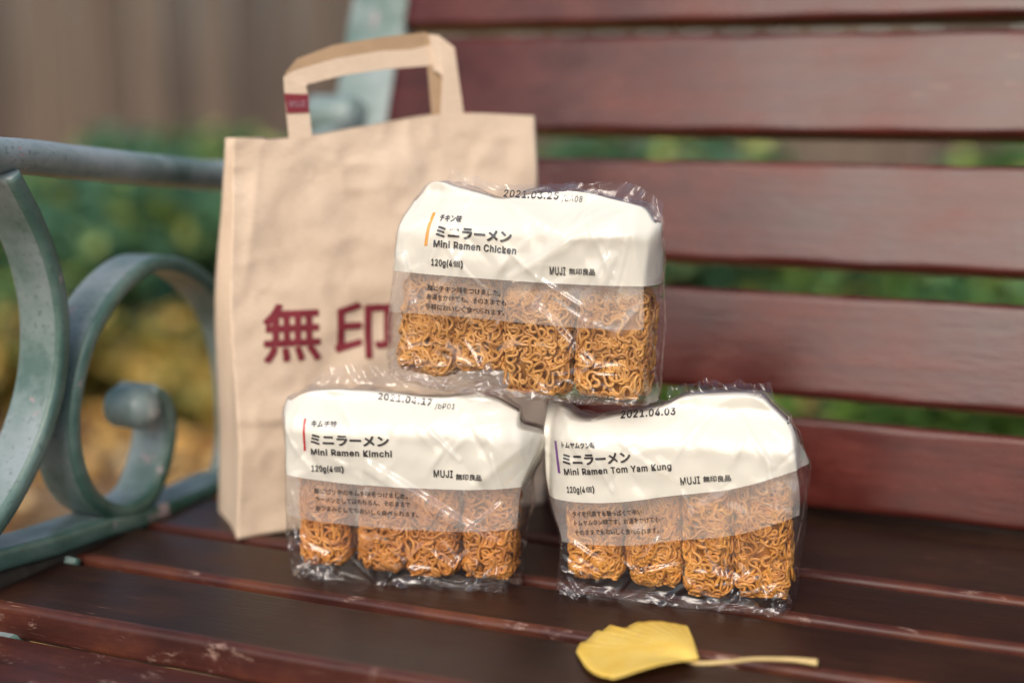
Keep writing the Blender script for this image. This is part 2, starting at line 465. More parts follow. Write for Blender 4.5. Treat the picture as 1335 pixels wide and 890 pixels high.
# grit between rail and slats
# ------------------------------------------------------------------ packs
class Shell:
    """a pillow pack: front is a height field over a plane, rows of outline points give its shape"""
    def __init__(s, o, yaw, lean, rows, vs, depth, seed, folds, edge=0.005, topback=0.019, crum=0.0024):
        s.o = np.array(o); cy, sy = math.cos(yaw), math.sin(yaw)
        s.ex = np.array([cy, sy, 0]); ey = np.array([-sy, cy, 0]); ez = np.array([0, 0, 1.0])
        s.ez = ez*math.cos(lean)+ey*math.sin(lean); s.ey = np.cross(s.ez, s.ex)
        s.rows = [np.array([s.loc(*p) for p in r]) for r in rows]; s.vs = vs
        s.depth = depth; s.seed = seed; s.folds = folds; s.edge = edge; s.topback = topback; s.crum = crum
        s.rows[-1][:, 1] -= 0.27*topback             # the top edge lies further back than the plane it was measured on
        s.H = np.mean(s.rows[-1][:, 1])
        rr = np.random.default_rng(seed+300); s.fine = []
        for k in range(26 if crum > 0 else 0):
            t = rr.uniform(0.7, 2.5); u = rr.random()
            s.fine.append((rr.uniform(-0.085, 0.085), s.H*rr.uniform(0.62, 1.0) if u < 0.75 else s.H*rr.uniform(0.3, 0.6), math.cos(t), math.sin(t), rr.uniform(0.006, 0.018), rr.uniform(0.0014, 0.003), rr.uniform(0.0006, 0.0015)*rr.choice([1, -1])))
        s.mat = Matrix(((s.ex[0], s.ey[0], s.ez[0], s.o[0]), (s.ex[1], s.ey[1], s.ez[1], s.o[1]), (s.ex[2], s.ey[2], s.ez[2], s.o[2]), (0, 0, 0, 1)))
    def loc(s, x, y):
        p = on_plane(x, y, s.o, s.ey)-s.o
        return np.array([p@s.ex, p@s.ez])
    def xz(s, S, V):
        """S (n,), V (m,) -> (m,n,2)"""
        cols = []
        for r in s.rows:
            c = cat(r, 241); q = np.concatenate([[0], np.cumsum(np.abs(np.diff(c[:, 0]))+1e-9)]); q /= q[-1]
            cols.append(np.stack([np.interp(S, q, c[:, 0]), np.interp(S, q, c[:, 1])], 1))
        cols = np.array(cols)
        fine = cat(cols.reshape(len(s.rows), -1), (len(s.rows)-1)*24+1)
        vv = np.interp(V, s.vs, np.arange(len(s.vs)))*24
        i = np.minimum(vv.astype(int), len(fine)-2); f = (vv-i)[:, None]
        g = fine[i]*(1-f)+fine[i+1]*f
        return g.reshape(len(V), len(S), 2)
    def D(s, p):
        """depth of the front surface (positive = away from viewer) at local x,z"""
        x, z = p[..., 0], p[..., 1]
        xa, xb = s.rows[1][0, 0], s.rows[1][-1, 0]
        xn = (x-(xa+xb)/2)/((xb-xa)/2)
        d = s.edge*np.abs(np.clip(xn, -1.15, 1.15))**9
        d = d+s.topback*sstep(0.80, 1.03, z/s.H)**1.3
        d = d+0.004*sstep(0.25, 0.0, z/s.H)
        d = d+0.0012*vnoise(p, s.seed, 0.03)+0.0005*vnoise(p, s.seed+1, 0.011)
        for (cx, cyy, ex_, ey_, w, a) in s.folds:
            c = s.loc(cx, cyy); e = s.loc(ex_, ey_); m = (c+e)/2; L = np.linalg.norm(e-c)/2; t = (e-c)/(2*L)
            q = p-m; al = q@t; pe = q[..., 0]*-t[1]+q[..., 1]*t[0]
            d = d-0.85*a*np.exp(-np.sqrt((pe/w)**2+0.05))*np.exp(-(al/(L*1.0))**4)
        for (c0, c1, dx, dz, L, w, a) in s.fine:
            q0 = x-c0; q1 = z-c1; al = q0*dx+q1*dz; pe = -q0*dz+q1*dx+4.0*al*al
            d = d-a*np.exp(-np.sqrt((pe/w)**2+0.05))*np.exp(-(al/L)**2)
        return d
    def crumple(s, p, seed, amp):
        """sharp facets, outward"""
        r = np.random.default_rng(seed); h = np.zeros(p.shape[:-1])
        for k in range(46):
            cx = r.uniform(-0.09, 0.09); cz = r.uniform(-0.01, s.H+0.01); t = r.uniform(0, math.pi)
            L = r.uniform(0.008, 0.03); w = r.uniform(0.0018, 0.006); a = r.uniform(0.2, 1)*amp
            low = 1.4 if cz < 0.03 else 0.55
            q0 = p[..., 0]-cx; q1 = p[..., 1]-cz
            al = q0*math.cos(t)+q1*math.sin(t); pe = -q0*math.sin(t)+q1*math.cos(t)+0.12*al*al/L
            h += a*low*np.maximum(0, 1-np.abs(pe)/w)*np.exp(-(al/L)**2)
        for k in range(40):      # bottom crinkles
            cx = r.uniform(-0.09, 0.09); cz = r.uniform(-0.004, 0.024); t = r.uniform(0, math.pi)
            L = r.uniform(0.006, 0.016); w = r.uniform(0.0015, 0.004); a = r.uniform(0.3, 1)*amp*1.8
            q0 = p[..., 0]-cx; q1 = p[..., 1]-cz
            al = q0*math.cos(t)+q1*math.sin(t); pe = -q0*math.sin(t)+q1*math.cos(t)
            h += a*np.maximum(0, 1-np.abs(pe)/w)*np.exp(-(al/L)**2)
        return h
    def point(s, p, off):
        d = s.D(p)+off
        return np.stack([p[..., 0], d, p[..., 1]], -1)

def ring_surface(sh, nS, nV, off, cr, v0=0.0):
    """closed tube: front, right side, back, left side.  returns verts (nV, nU, 3) and region index per u"""
    S = np.linspace(0, 1, nS); V = np.linspace(v0, 1, nV)
    P = sh.xz(S, V)
    fy = sh.D(P)+off-(sh.crumple(P, sh.seed+5, sh.crum) if cr else 0)
    front = np.stack([P[..., 0], fy, P[..., 1]], -1)
    dep = sh.depth*(1-0.50*sstep(0.45, 1.0, V))
    dep = np.maximum(dep, fy.max(1)+0.006)-off*2
    nb = nS
    back = front[:, ::-1, :].copy()
    back[..., 1] = dep[:, None]+0.0015*vnoise(back[..., [0, 2]], sh.seed+3, 0.02)
    back[..., 0] *= 0.985
    if cr: back[..., 1] += sh.crumple(back[..., [0, 2]], sh.seed+8, sh.crum)
    ns = 16
    def side(a, b, sgn, seed):
        t = np.linspace(0, 1, ns+2)[1:-1][None, :, None]
        q = a[:, None]*(1-t)+b[:, None]*t
        bul = np.sin(np.pi*t[..., 0])
        yz = np.stack([q[..., 1], q[..., 2]], -1)
        q[..., 0] += sgn*(0.003*bul-0.004*bul*vnoise(yz, seed, 0.022)-(0.0022*np.abs(vnoise(yz, seed+1, 0.008)) if cr else 0)*bul - off)
        return q
    right = side(front[:, -1], back[:, 0], 1, sh.seed+20)
    left = side(back[:, -1], front[:, 0], -1, sh.seed+30)
    G = np.concatenate([front, right, back, left], 1)
    reg = [0]*nS+[1]*ns+[2]*nb+[3]*ns
    return G, reg, V

def build_pack(kind, sh, label, texts, stripe, flap, ridges=(), date=None):
    root = empty('ramen_pack', label, 'noodle pack', group='clear packs of instant noodle blocks stacked on the bench', mat=sh.mat)
    # clear film
    nS, nV = 150, 120
    def DR(p):
        h = np.zeros(p.shape[:-1])
        for (ax, ay, bx, by, w, a) in ridges:
            c = sh.loc(ax, ay); e = sh.loc(bx, by); m = (c+e)/2; L = np.linalg.norm(e-c)/2; t = (e-c)/(2*L)
            q = p-m; al = q@t; pe = q[..., 0]*-t[1]+q[..., 1]*t[0]
            h += 1.8*a*np.exp(-(pe/(w*0.8))**6)*(1-sstep(L*0.9, L*1.08, np.abs(al)))
        return h
    G, reg, V = ring_surface(sh, nS, nV, -0.0016, True)
    G[:, :nS, 1] -= DR(G[:, :nS][..., [0, 2]])
    nU = G.shape[1]
    verts = G.reshape(-1, 3); faces = grid_faces(nU, nV, True)
    # bottom and top: rows of quads from front to back
    def cap(row, flip, base, lift):
        ns = 16; A = row[:nS]; B = row[nS+ns:nS+ns+nS][::-1]
        L = row[nS+ns+nS:][::-1]; Rr = row[nS:nS+ns]
        extra = []; idx = np.zeros((ns+2, nS), int)
        idx[0] = base+np.arange(nS); idx[-1] = base+(nS+ns)+np.arange(nS)[::-1]
        k0 = None
        for j in range(ns):
            t = (j+1)/(ns+1)
            idx[j+1, 0] = base+nS+ns+nS+(ns-1-j); idx[j+1, -1] = base+nS+j
            q = A*(1-t)+B*t
            l0 = L[j]-q[0]; r0 = Rr[j]-q[-1]; ss = np.linspace(0, 1, nS)[:, None]
            q = q+l0*(1-ss)+r0*ss
            q[:, 2] += lift*math.sin(math.pi*t)*(0.5+0.7*vnoise(q[:, :2], sh.seed+40, 0.01))
            extra.append((j, q[1:-1]))
        return idx, extra
    def add_cap(verts, faces, rowi, flip, lift):
        base = rowi*nU
        idx, extra = cap(G[rowi], flip, base, lift)
        n0 = len(verts)
        for j, q in extra:
            idx[j+1, 1:-1] = n0+np.arange(len(q)); n0 += len(q)
        verts = np.vstack([verts]+[q for _, q in extra])
        for j in range(idx.shape[0]-1):
            for i in range(nS-1):
                qd = (idx[j, i], idx[j, i+1], idx[j+1, i+1], idx[j+1, i])
                faces.append(tuple(int(z) for z in (qd if not flip else qd[::-1])))
        return verts, faces
    verts, faces = add_cap(verts, faces, 0, True, 0.0015)
    verts, faces = add_cap(verts, faces, nV-1, False, 0.005)
    mesh_obj('clear_film', verts, faces, M_film, root)
    # crumpled folds of film gathered at the foot of the pack
    n, m = 150, 26; V = []
    xl, xr = sh.rows[0][0, 0], sh.rows[0][-1, 0]; r = np.random.default_rng(sh.seed+91)
    for j in range(m):
        t = j/(m-1)
        row = np.stack([np.linspace(xl+0.003, xr-0.003, n), np.full(n, t*0.026)], 1)
        bz = sh.xz(np.linspace(0.01, 0.99, n), np.array([0.0]))[0]
        rowp = np.stack([row[:, 0], row[:, 1]], 1)
        zz = bz[:, 1]+0.001+t*(0.006+0.007*vnoise(rowp, sh.seed+61, 0.02))
        yy = 0.0035+0.0055*t+0.0035*np.abs(vnoise(rowp, sh.seed+62, 0.008))-sh.crumple(rowp, sh.seed+63, 0.0022)*0.4
        V.append(np.stack([row[:, 0], yy, zz], -1))
    mesh_obj('foot_folds', np.vstack(V), grid_faces(n, m), M_film, root)
    # printed cream panel with its translucent band
    v1, v2 = sh.vs[1], sh.vs[2]
    G, reg, V = ring_surface(sh, 110, 90, 0.0, False, v0=v2)
    nU = G.shape[1]; nS2 = 110; ns = 16
    verts = G.reshape(-1, 3); allf = grid_faces(nU, 90, True)
    keep = [q for q in allf if (lambda u: u < nS2+9 or u >= nU-9 or (nS2+ns-1 <= u < nS2+ns+nS2))(q[0] % nU)]
    # top closing strip
    base = 89*nU
    for i in range(nS2-1):
        a, b = base+i, base+i+1; c, d = base+(nS2+ns)+(nS2-1-i-1), base+(nS2+ns)+(nS2-1-i)
        keep.append((a, b, c, d))
    mesh_obj('cream_print', verts, keep, M_cream, root)
    S = np.linspace(0, 1, 110); P = sh.xz(S, np.linspace(v1, v2, 40))
    mesh_obj('translucent_band', sh.point(P, 0.0).reshape(-1, 3), grid_faces(110, 40), M_band, root)
    # lettering
    for t in texts:
        v, f = text_on(sh, *t)
        mesh_obj('printed_text', v, f, M_ink, root, smooth=False)
    (ax, ay), (bx, by), wpx, key = stripe
    a = sh.loc(ax, ay); b = sh.loc(bx, by); w = wpx*0.95/FPX
    rows = []
    for t in np.linspace(0, 1, 24):
        c = a*(1-t)+b*t
        for u in (-0.5, 0, 0.5): rows.append((c[0]+u*w, c[1]))
    mesh_obj('accent_stripe', sh.point(np.array(rows), -0.0004), grid_faces(3, 24), M_stripe[key], root)
    # crumpled seal flap behind the top edge
    P0 = np.array([sh.loc(*p) for p in flap[0]]); P1 = np.array([sh.loc(*p) for p in flap[1]])
    n = 90; A = cat(P0, n); B = cat(P1, n); m = 14
    r = np.random.default_rng(sh.seed+77); V = []
    ph = r.uniform(0, 6, 4)
    for j in range(m):
        t = j/(m-1)
        for i in range(n):
            q = A[i]*(1-t)+B[i]*t; x = i/n
            z = 0.0035*math.sin(x*23+ph[0])*t+0.002*math.sin(x*61+ph[1]+t*3)*t+0.0015*vnoise(np.array([q*1.0]), sh.seed+50, 0.005)[0]
            tip = (0.0022*vnoise(np.array([[q[0], 0.0]]), sh.seed+51, 0.006)[0]+0.0010*(i % 2))*t**3
            V.append((q[0], sh.topback+0.006+z+0.005*t, q[1]+tip))
    mesh_obj('seal_flap', V, grid_faces(n, m), M_film, root)
    return root

# lettering -------------------------------------------------------------
_tc = {}
FONT = None
try:                                    # the sans serif that ships inside Blender
    import os
    FONT = bpy.data.fonts.load(os.path.join(bpy.utils.system_resource('DATAFILES'), 'fonts', 'Inter.woff2'))
except Exception:
    FONT = None
def glyphs(txt, bold):
    key = (txt, bold)
    if key in _tc: return _tc[key]
    cu = bpy.data.curves.new('t', 'FONT'); cu.body = txt; cu.size = 1.0; cu.resolution_u = 3
    cu.fill_mode = 'FRONT'
    if FONT is not None and txt.isascii(): cu.font = FONT
    cu.resolution_u = 4
    if txt.isascii(): cu.space_character = 1.10
    cu.fill_mode = 'FRONT'
    ob = bpy.data.objects.new('t', cu); COL.objects.link(ob)
    bpy.context.view_layer.update()
    dg = bpy.context.evaluated_depsgraph_get()
    me = bpy.data.meshes.new_from_object(ob.evaluated_get(dg))
    bm = bmesh.new(); bm.from_mesh(me)
    xs = [q.co.x for q in bm.verts]; x = min(xs)+0.12
    while x < max(xs):
        bmesh.ops.bisect_plane(bm, geom=bm.verts[:]+bm.edges[:]+bm.faces[:], plane_co=(x, 0, 0), plane_no=(1, 0, 0)); x += 0.12
    for y in (-0.1, 0.0, 0.1, 0.2, 0.3, 0.4, 0.5, 0.6, 0.7, 0.8):
        bmesh.ops.bisect_plane(bm, geom=bm.verts[:]+bm.edges[:]+bm.faces[:], plane_co=(0, y, 0), plane_no=(0, 1, 0))
    bm.to_mesh(me); bm.free()
    v = np.array([tuple(q.co)[:2] for q in me.vertices]); f = [tuple(p.vertices) for p in me.polygons]
    bpy.data.meshes.remove(me); bpy.data.objects.remove(ob); bpy.data.curves.remove(cu)
    if bold > 0:                         # heavier strokes: the same outline laid down a few times, a hair apart
        vs_, fs_ = [v], list(f); n = len(v)
        for k in range(8):
            a = k*math.pi/4
            fs_ += [tuple(i+n*(k+1) for i in q) for q in f]
            vs_.append(v+np.array([math.cos(a), math.sin(a)])*bold)
        v, f = np.vstack(vs_), fs_
    _tc[key] = (v, f)
    return v, f

def text_on(sh, txt, l, r, hpx, bold=0.0, ref='H', slant=0.0, off=-0.0007):
    """write txt from pixel l to pixel r of the photograph's label, lying on the label itself"""
    v, f = glyphs(txt, bold); rv, _ = glyphs(ref, bold)
    a, b = sh.loc(*l), sh.loc(*r)
    x0, x1 = v[:, 0].min(), v[:, 0].max()
    y0 = rv[:, 1].min() if ref != 'H' else 0.0
    hh = (rv[:, 1].max()-y0)
    t = (b-a); L = np.linalg.norm(t); t /= L
    nrm = np.array([-t[1]+slant, t[0]])
    px = 0.95/FPX
    q = a+np.outer((v[:, 0]-x0)/(x1-x0)*L, t)+np.outer((v[:, 1]-y0)/hh*hpx*px, nrm)
    m = len(q)//9 if bold > 0 else len(q)
    return sh.point(q, off-0.000004*(np.arange(len(q))//m)), f

J = '味'
# noodle block ------------------------------------------------------------
def noodle_mesh(seed, w=0.036, d=0.034, h=0.062, mat=None):
    r = np.random.default_rng(seed); V = []; Fc = []; n0 = 0
    seg = 6; rad = 0.00104
    def tubes(P, Nn):
        nonlocal n0
        for i in range(P.shape[0]):
            p = P[i]; T = np.gradient(p, axis=0); T /= np.linalg.norm(T, axis=1)[:, None]+1e-9
            b = np.cross(T, Nn[i]); b /= np.linalg.norm(b, axis=1)[:, None]+1e-9; a = np.cross(b, T)
            ang = np.arange(seg)*2*math.pi/seg
            rr = rad*r.uniform(0.85, 1.15)
            ring = p[:, None]+a[:, None]*np.cos(ang)[None, :, None]*rr*0.9+b[:, None]*np.sin(ang)[None, :, None]*rr*1.08
            V.append(ring.reshape(-1, 3)); L = len(p)
            k = np.arange(L-1)[:, None]*seg; j = np.arange(seg)[None]
            j2 = (j+1) % seg
            q = np.stack([k+j, k+j2, k+seg+j2, k+seg+j], -1).reshape(-1, 4)+n0
            Fc.append(q); n0 += L*seg
    def meander(m, L, step):
        s = np.arange(L)*step
        lam = r.uniform(0.017, 0.032, (m, 1)); th = r.uniform(1.3, 2.15, (m, 1))
        mod = 1+0.4*np.sin(s[None]/0.04+r.uniform(0, 6, (m, 1)))
        head = r.uniform(0, 2*math.pi, (m, 1))+np.cumsum(r.normal(0, 0.10, (m, L)), 1)
        a = head+th*mod*np.sin(2*math.pi*s[None]/lam+r.uniform(0, 6, (m, 1))+0.8*np.sin(s[None]/0.02))
        return np.cumsum(np.cos(a), 1)*step, np.cumsum(np.sin(a), 1)*step, s
    def tri(x, L):
        y = np.mod(x, 2*L); return np.where(y > L, 2*L-y, y)
    rc = 0.009
    def perim(u, ins):
        ww, dd = w-2*rc, d-2*rc; Ls = [ww, math.pi/2*rc, dd, math.pi/2*rc]*1
        tot = 2*(ww+dd)+2*math.pi*rc; u = np.mod(u, tot)
        x = np.zeros_like(u); y = np.zeros_like(u); nx = np.zeros_like(u); ny = np.zeros_like(u)
        acc = 0; cs = [(ww/2, -dd/2), (ww/2, dd/2), (-ww/2, dd/2), (-ww/2, -dd/2)]
        st = [(-ww/2, -dd/2-rc, 1, 0, 0, -1, ww), (ww/2+rc, -dd/2, 0, 1, 1, 0, dd), (ww/2, dd/2+rc, -1, 0, 0, 1, ww), (-ww/2-rc, dd/2, 0, -1, -1, 0, dd)]
        for k in range(4):
            sx, sy, tx, ty, ax, ay, L = st[k]
            m = (u >= acc) & (u < acc+L); t = u-acc
            x = np.where(m, sx+tx*t, x); y = np.where(m, sy+ty*t, y); nx = np.where(m, ax, nx); ny = np.where(m, ay, ny)
            acc += L; La = math.pi/2*rc; m = (u >= acc) & (u < acc+La+1e-9); an = (u-acc)/rc-math.pi/2+k*math.pi/2
            x = np.where(m, cs[k][0]+rc*np.cos(an), x); y = np.where(m, cs[k][1]+rc*np.sin(an), y)
            nx = np.where(m, np.cos(an), nx); ny = np.where(m, np.sin(an), ny)
            acc += La
        return x-nx*ins, y-ny*ins, nx, ny, tot
    for layer in range(3):
        m, L = (22, 360) if layer < 2 else (15, 340)
        a, b, s = meander(m, L, 0.0007)
        tot = perim(np.zeros(1), 0)[4]
        u = a+r.uniform(0, tot, (m, 1)); v = tri(b+r.uniform(0, h, (m, 1)), h)
        ins = 0.001+layer*0.0024+0.0013*np.sin(s[None]/0.006+r.uniform(0, 6, (m, 1)))
        endr = 0.005*(1-np.clip(np.minimum(v, h-v)/0.008, 0, 1))**2
        x, y, nx, ny, _ = perim(u, ins+endr)
        P = np.stack([x, y, v], -1)
        for _ in range(2): P[:, 1:-1] = (P[:, :-2]+P[:, 1:-1]*2+P[:, 2:])/4
        tubes(P, np.stack([nx, ny, np.zeros_like(nx)], -1)+1e-5)
    for z0, sg in ((0.0, 1), (h, -1)):
        for layer in range(2):
            m, L = 4, 300
            a, b, s = meander(m, L, 0.0007)
            x = tri(a+r.uniform(0, w, (m, 1)), w-0.008)-w/2+0.004; y = tri(b+r.uniform(0, d, (m, 1)), d-0.008)-d/2+0.004
            z = z0+sg*(0.001+layer*0.0022+0.001*np.sin(s[None]/0.006))+0*x
            P = np.stack([x, y, z], -1)
            for _ in range(2): P[:, 1:-1] = (P[:, :-2]+P[:, 1:-1]*2+P[:, 2:])/4
            tubes(P, np.broadcast_to(np.array([1e-4, 1e-4, 1.0]), P.shape))
    # dense inner mass of strands, read only through the gaps
    q = 0.0068; cx, cy = w/2-q, d/2-q
    c = np.array([(sx*cx, sy*cy, z) for z in (q*0.6, h-q*0.6) for sx, sy in ((-1, -1), (1, -1), (1, 1), (-1, 1))])
    V.append(c); Fc.append(np.array([(0, 3, 2, 1), (4, 5, 6, 7), (0, 1, 5, 4), (1, 2, 6, 5), (2, 3, 7, 6), (3, 0, 4, 7)])+n0)
    me = bpy.data.meshes.new('noodle_block')
    v = np.vstack(V); f = np.vstack(Fc)
    me.from_pydata(v.tolist(), [], f.tolist()); me.polygons.foreach_set('use_smooth', np.ones(len(f), dtype=bool))
    me.materials.append(mat); me.update()
    return me

ORD = ['leftmost', 'second from left', 'third from left', 'rightmost']
def blocks(kind, sh, spec, desc, seed):
    """spec: (left px, right px, bottom px, top px) of each block as seen through the film"""
    for i, (xl, xr, yb, yt, rz) in enumerate(spec):
        a = sh.loc(xl, yb); b = sh.loc(xr, yb); top = sh.loc((xl+xr)/2, yt)
        w = (b[0]-a[0])*1.01; h = top[1]-a[1]
        me = noodle_mesh(seed+i, w=w, d=0.034, h=h, mat=M_noodle[kind])
        o = bpy.data.objects.new('noodle_block', me); COL.objects.link(o)
        yc = 0.0045+0.004+0.017+0.005*(i % 2)
        c = (a+b)/2
        tilt = Matrix.Rotation(math.radians(rz), 4, 'Y') @ Matrix.Rotation(math.radians((i*37) % 9-4), 4, 'Z')
        o.matrix_world = sh.mat @ Matrix.Translation((c[0], yc, max(c[1]-0.005, 0.0035))) @ tilt
        tag(o, f'{ORD[i]} fried noodle block inside {desc}', 'noodle block', 'fried instant noodle blocks inside the clear packs')

def P3(Y, x, y):
    return on_plane(x, y, (0, Y, 0), np.array([0, 1.0, 0]))

# --- kimchi pack (lower left)
oK = np.array([-0.445, 0.842, SZ+0.0015])
shK = Shell(oK, math.radians(11.6), math.radians(1.0),
    [[(378, 754), (450, 766), (520, 772), (590, 776), (658, 777)],
     [(371, 674), (445, 683), (520, 689), (597, 693), (672, 691)],
     [(370, 620), (445, 630), (520, 635), (600, 638), (677, 638)],
     [(368, 562), (450, 570), (530, 576), (615, 578), (698, 580)],
     [(366, 541), (450, 540), (530, 544), (615, 548), (672, 560)],
     [(367, 519), (388, 509), (430, 506), (503, 511), (552, 516), (600, 514), (632, 516), (668, 533)]], [0, .31, .52, .74, .87, 1.0], 0.058, 11,
    [(560, 545, 668, 535, 0.006, 0.004), (585, 510, 660, 600, 0.007, 0.003), (610, 640, 690, 575, 0.006, 0.0025), (390, 512, 480, 520, 0.004, 0.002), (640, 560, 698, 556, 0.003, 0.002)])
tK = [('キムチ味', (404.6, 556.6), (439, 557.7), 9, 0.026, J), ('ミニラーメン', (405.4, 579.5), (507.7, 582.6), 16.5, 0.042, J),
      ('Mini Ramen Kimchi', (405.4, 592), (511.5, 595.0), 8.6, 0.026), ('120g(4', (406.0, 613.9), (434.26, 614.9), 8.6, 0.026), ('個', (435.32, 614.93), (444.46, 615.26), 8.43, 0.006, J), (')', (445.31, 615.29), (448.5, 615.4), 8.6, 0.022),
      ('MUJI', (565.7, 621), (590.5, 622.0), 9.8, 0.022), ('無印良品', (594.5, 625), (628.5, 626), 8.4, 0.026, J),
      ('麺にピリ辛のキムチ味をつけました。', (409, 643), (532, 649.8), 7.8, 0.020, J), ('ラーメンとしてはもちろん、そのままで', (411, 653.6), (535, 660.8), 7.8, 0.020, J),
      ('おつまみとしてもおいしく食べられます。', (411, 665), (545, 674), 7.8, 0.020, J),
      ('2021.04.17', (483, 525.7), (556, 533.5), 8.0, 0.022), ('/bP01', (561, 537), (587, 537.5), 6.0, 0.0)]
packK = build_pack('kimchi', shK, 'clear noodle pack with red stripe on its cream label, lower left of the pyramid', tK, ((395, 547), (396.6, 588), 3.0, 'red'),
    ([(385, 522), (430, 508), (500, 512), (560, 516)], [(384, 506), (425, 486), (490, 492), (560, 506)]),
    ridges=[(476, 604, 648, 712, 0.0062, 0.0016), (600, 700, 655, 655, 0.0018, 0.0010), (380, 640, 400, 740, 0.0015, 0.001), (560, 560, 600, 600, 0.0018, 0.001), (640, 590, 670, 700, 0.0018, 0.001), (392, 700, 430, 762, 0.003, 0.0015)])
blocks('kimchi', shK, [(384, 446, 733, 610, 0), (457, 522, 750, 612, 1), (523, 591, 757, 614, -1), (594, 662, 754, 612, 1)],
       'the red-striped pack', 100)

# --- tom yam pack (lower right)
oT = np.array([-0.258, 0.878, SZ+0.0015])
shT = Shell(oT, math.radians(7.5), math.radians(2.0),
    [[(722, 777), (800, 788), (875, 795), (945, 800), (1018, 804)],
     [(730, 708), (805, 711), (880, 705), (960, 697), (1041, 674)],
     [(709, 653), (790, 655), (870, 647), (955, 637), (1038, 615)],
     [(702, 590), (785, 597), (870, 590), (950, 580), (1032, 577)],
     [(700, 521), (725, 530), (752, 543), (806, 536), (835, 532), (863, 525), (888, 515), (947, 511), (985, 514), (1003, 529), (1024, 548)]], [0, .32, .52, .74, 1.0], 0.060, 23,
    [(705, 525, 790, 600, 0.006, 0.003), (860, 560, 960, 520, 0.008, 0.003), (975, 520, 1030, 560, 0.004, 0.002), (890, 520, 900, 580, 0.004, -0.002)])
tT = [('トムヤムクン味', (730.8, 585), (777.8, 583), 8.6, 0.026, J), ('ミニラーメン', (732.7, 607.2), (823, 603), 16.5, 0.042, J),
      ('Mini Ramen Tom Yam Kung', (734.6, 619.6), (875.6, 611), 8.4, 0.026), ('120g(4', (738.5, 642.4), (763.11, 641.47), 8.2, 0.026), ('個', (764.03, 641.43), (771.99, 641.13), 8.04, 0.006, J), (')', (772.73, 641.11), (775.5, 641.0), 8.2, 0.022),
      ('MUJI', (887.4, 631.9), (913, 629.7), 9.6, 0.022), ('無印良品', (917, 628.6), (953.5, 626.3), 8.2, 0.026, J),
      ('タイを代表する酸っぱくて辛い', (745.7, 674), (837.5, 670.2), 7.8, 0.020, J), ('トムヤムクン味です。お湯をかけても', (748.8, 685.5), (860, 680), 7.8, 0.020, J),
      ('そのままでもおいしく食べられます。', (749.6, 698), (859.5, 694), 7.8, 0.020, J),
      ('2021.04.03', (804.5, 549), (876, 545), 8.4, 0.022)]
packT = build_pack('tomyam', shT, 'clear noodle pack with purple stripe on its cream label, lower right of the pyramid', tT, ((720, 577.5), (726.6, 618.7), 4.0, 'purple'),
    ([(860, 527), (910, 520), (960, 516), (1005, 530)], [(862, 516), (910, 507), (960, 507), (1000, 512)]),
    ridges=[(890, 640, 940, 780, 0.0018, 0.001), (1000, 600, 1035, 760, 0.002, 0.001), (960, 545, 1010, 610, 0.0018, 0.001), (760, 560, 800, 640, 0.0018, 0.001), (860, 700, 800, 780, 0.0018, 0.001), (745, 708, 786, 735, 0.0035, 0.0012)])
blocks('tomyam', shT, [(737, 808, 752, 630, -3), (812, 884, 765, 628, -3), (888, 952, 775, 624, -2), (954, 1030, 780, 615, -4)],
       'the purple-striped pack', 200)

# --- chicken pack (on top of the two)
oC = P3(0.866, 665, 521)
shC = Shell(oC, math.radians(2.0), math.radians(2.5),
    [[(500, 491), (580, 511), (665, 519), (750, 527), (832, 531)],
     [(504, 407), (587, 412), (670, 420), (752, 427), (837, 431)],
     [(511, 353), (590, 360), (672, 366), (755, 371), (837, 374)],
     [(519, 293), (600, 300), (680, 308), (760, 315), (842, 322)],
     [(528, 253), (549, 228), (580, 235), (606, 242), (644, 250), (694, 242), (743, 241), (785, 250), (815, 257), (831, 263), (845, 281)]], [0, .34, .54, .76, 1.0], 0.055, 37,
    [(640, 255, 745, 310, 0.006, 0.005), (745, 310, 835, 262, 0.006, 0.004), (745, 310, 690, 350, 0.007, 0.004), (750, 312, 830, 305, 0.005, 0.003),
     (745, 305, 760, 255, 0.004, 0.002), (640, 370, 660, 330, 0.006, 0.002), (540, 262, 700, 270, 0.005, 0.0025), (822, 275, 832, 360, 0.003, 0.0015), (800, 300, 780, 370, 0.004, 0.002)])
tC = [('チキン味', (570.5, 288.3), (599, 290.3), 9.4, 0.026, J), ('ミニラーメン', (568.6, 309.5), (668, 317.5), 17.0, 0.042, J),
      ('Mini Ramen Chicken', (566, 321.2), (674.5, 331), 9.0, 0.026), ('120g(4', (563.0, 345.5), (590.6, 347.5), 8.8, 0.026), ('個', (591.63, 347.57), (600.56, 348.21), 8.62, 0.006, J), (')', (601.39, 348.27), (604.5, 348.5), 8.8, 0.022),
      ('MUJI', (718, 357.6), (738, 358.4), 10.4, 0.022), ('無印良品', (742.5, 357.8), (776.5, 359), 8.6, 0.026, J),
      ('麺にチキン味をつけました。', (557.5, 378.6), (653, 386), 8.0, 0.020, J), ('お湯をかけても、そのままでも', (556.5, 390), (660.5, 398.8), 8.0, 0.020, J),
      ('手軽においしく食べられます。', (555, 402.5), (658, 411.5), 8.0, 0.020, J),
      ('2021.03.25', (645, 257), (716.5, 260.5), 9.2, 0.022), ('/bA08', (721.5, 263), (748, 264.5), 7.6, 0.0)]
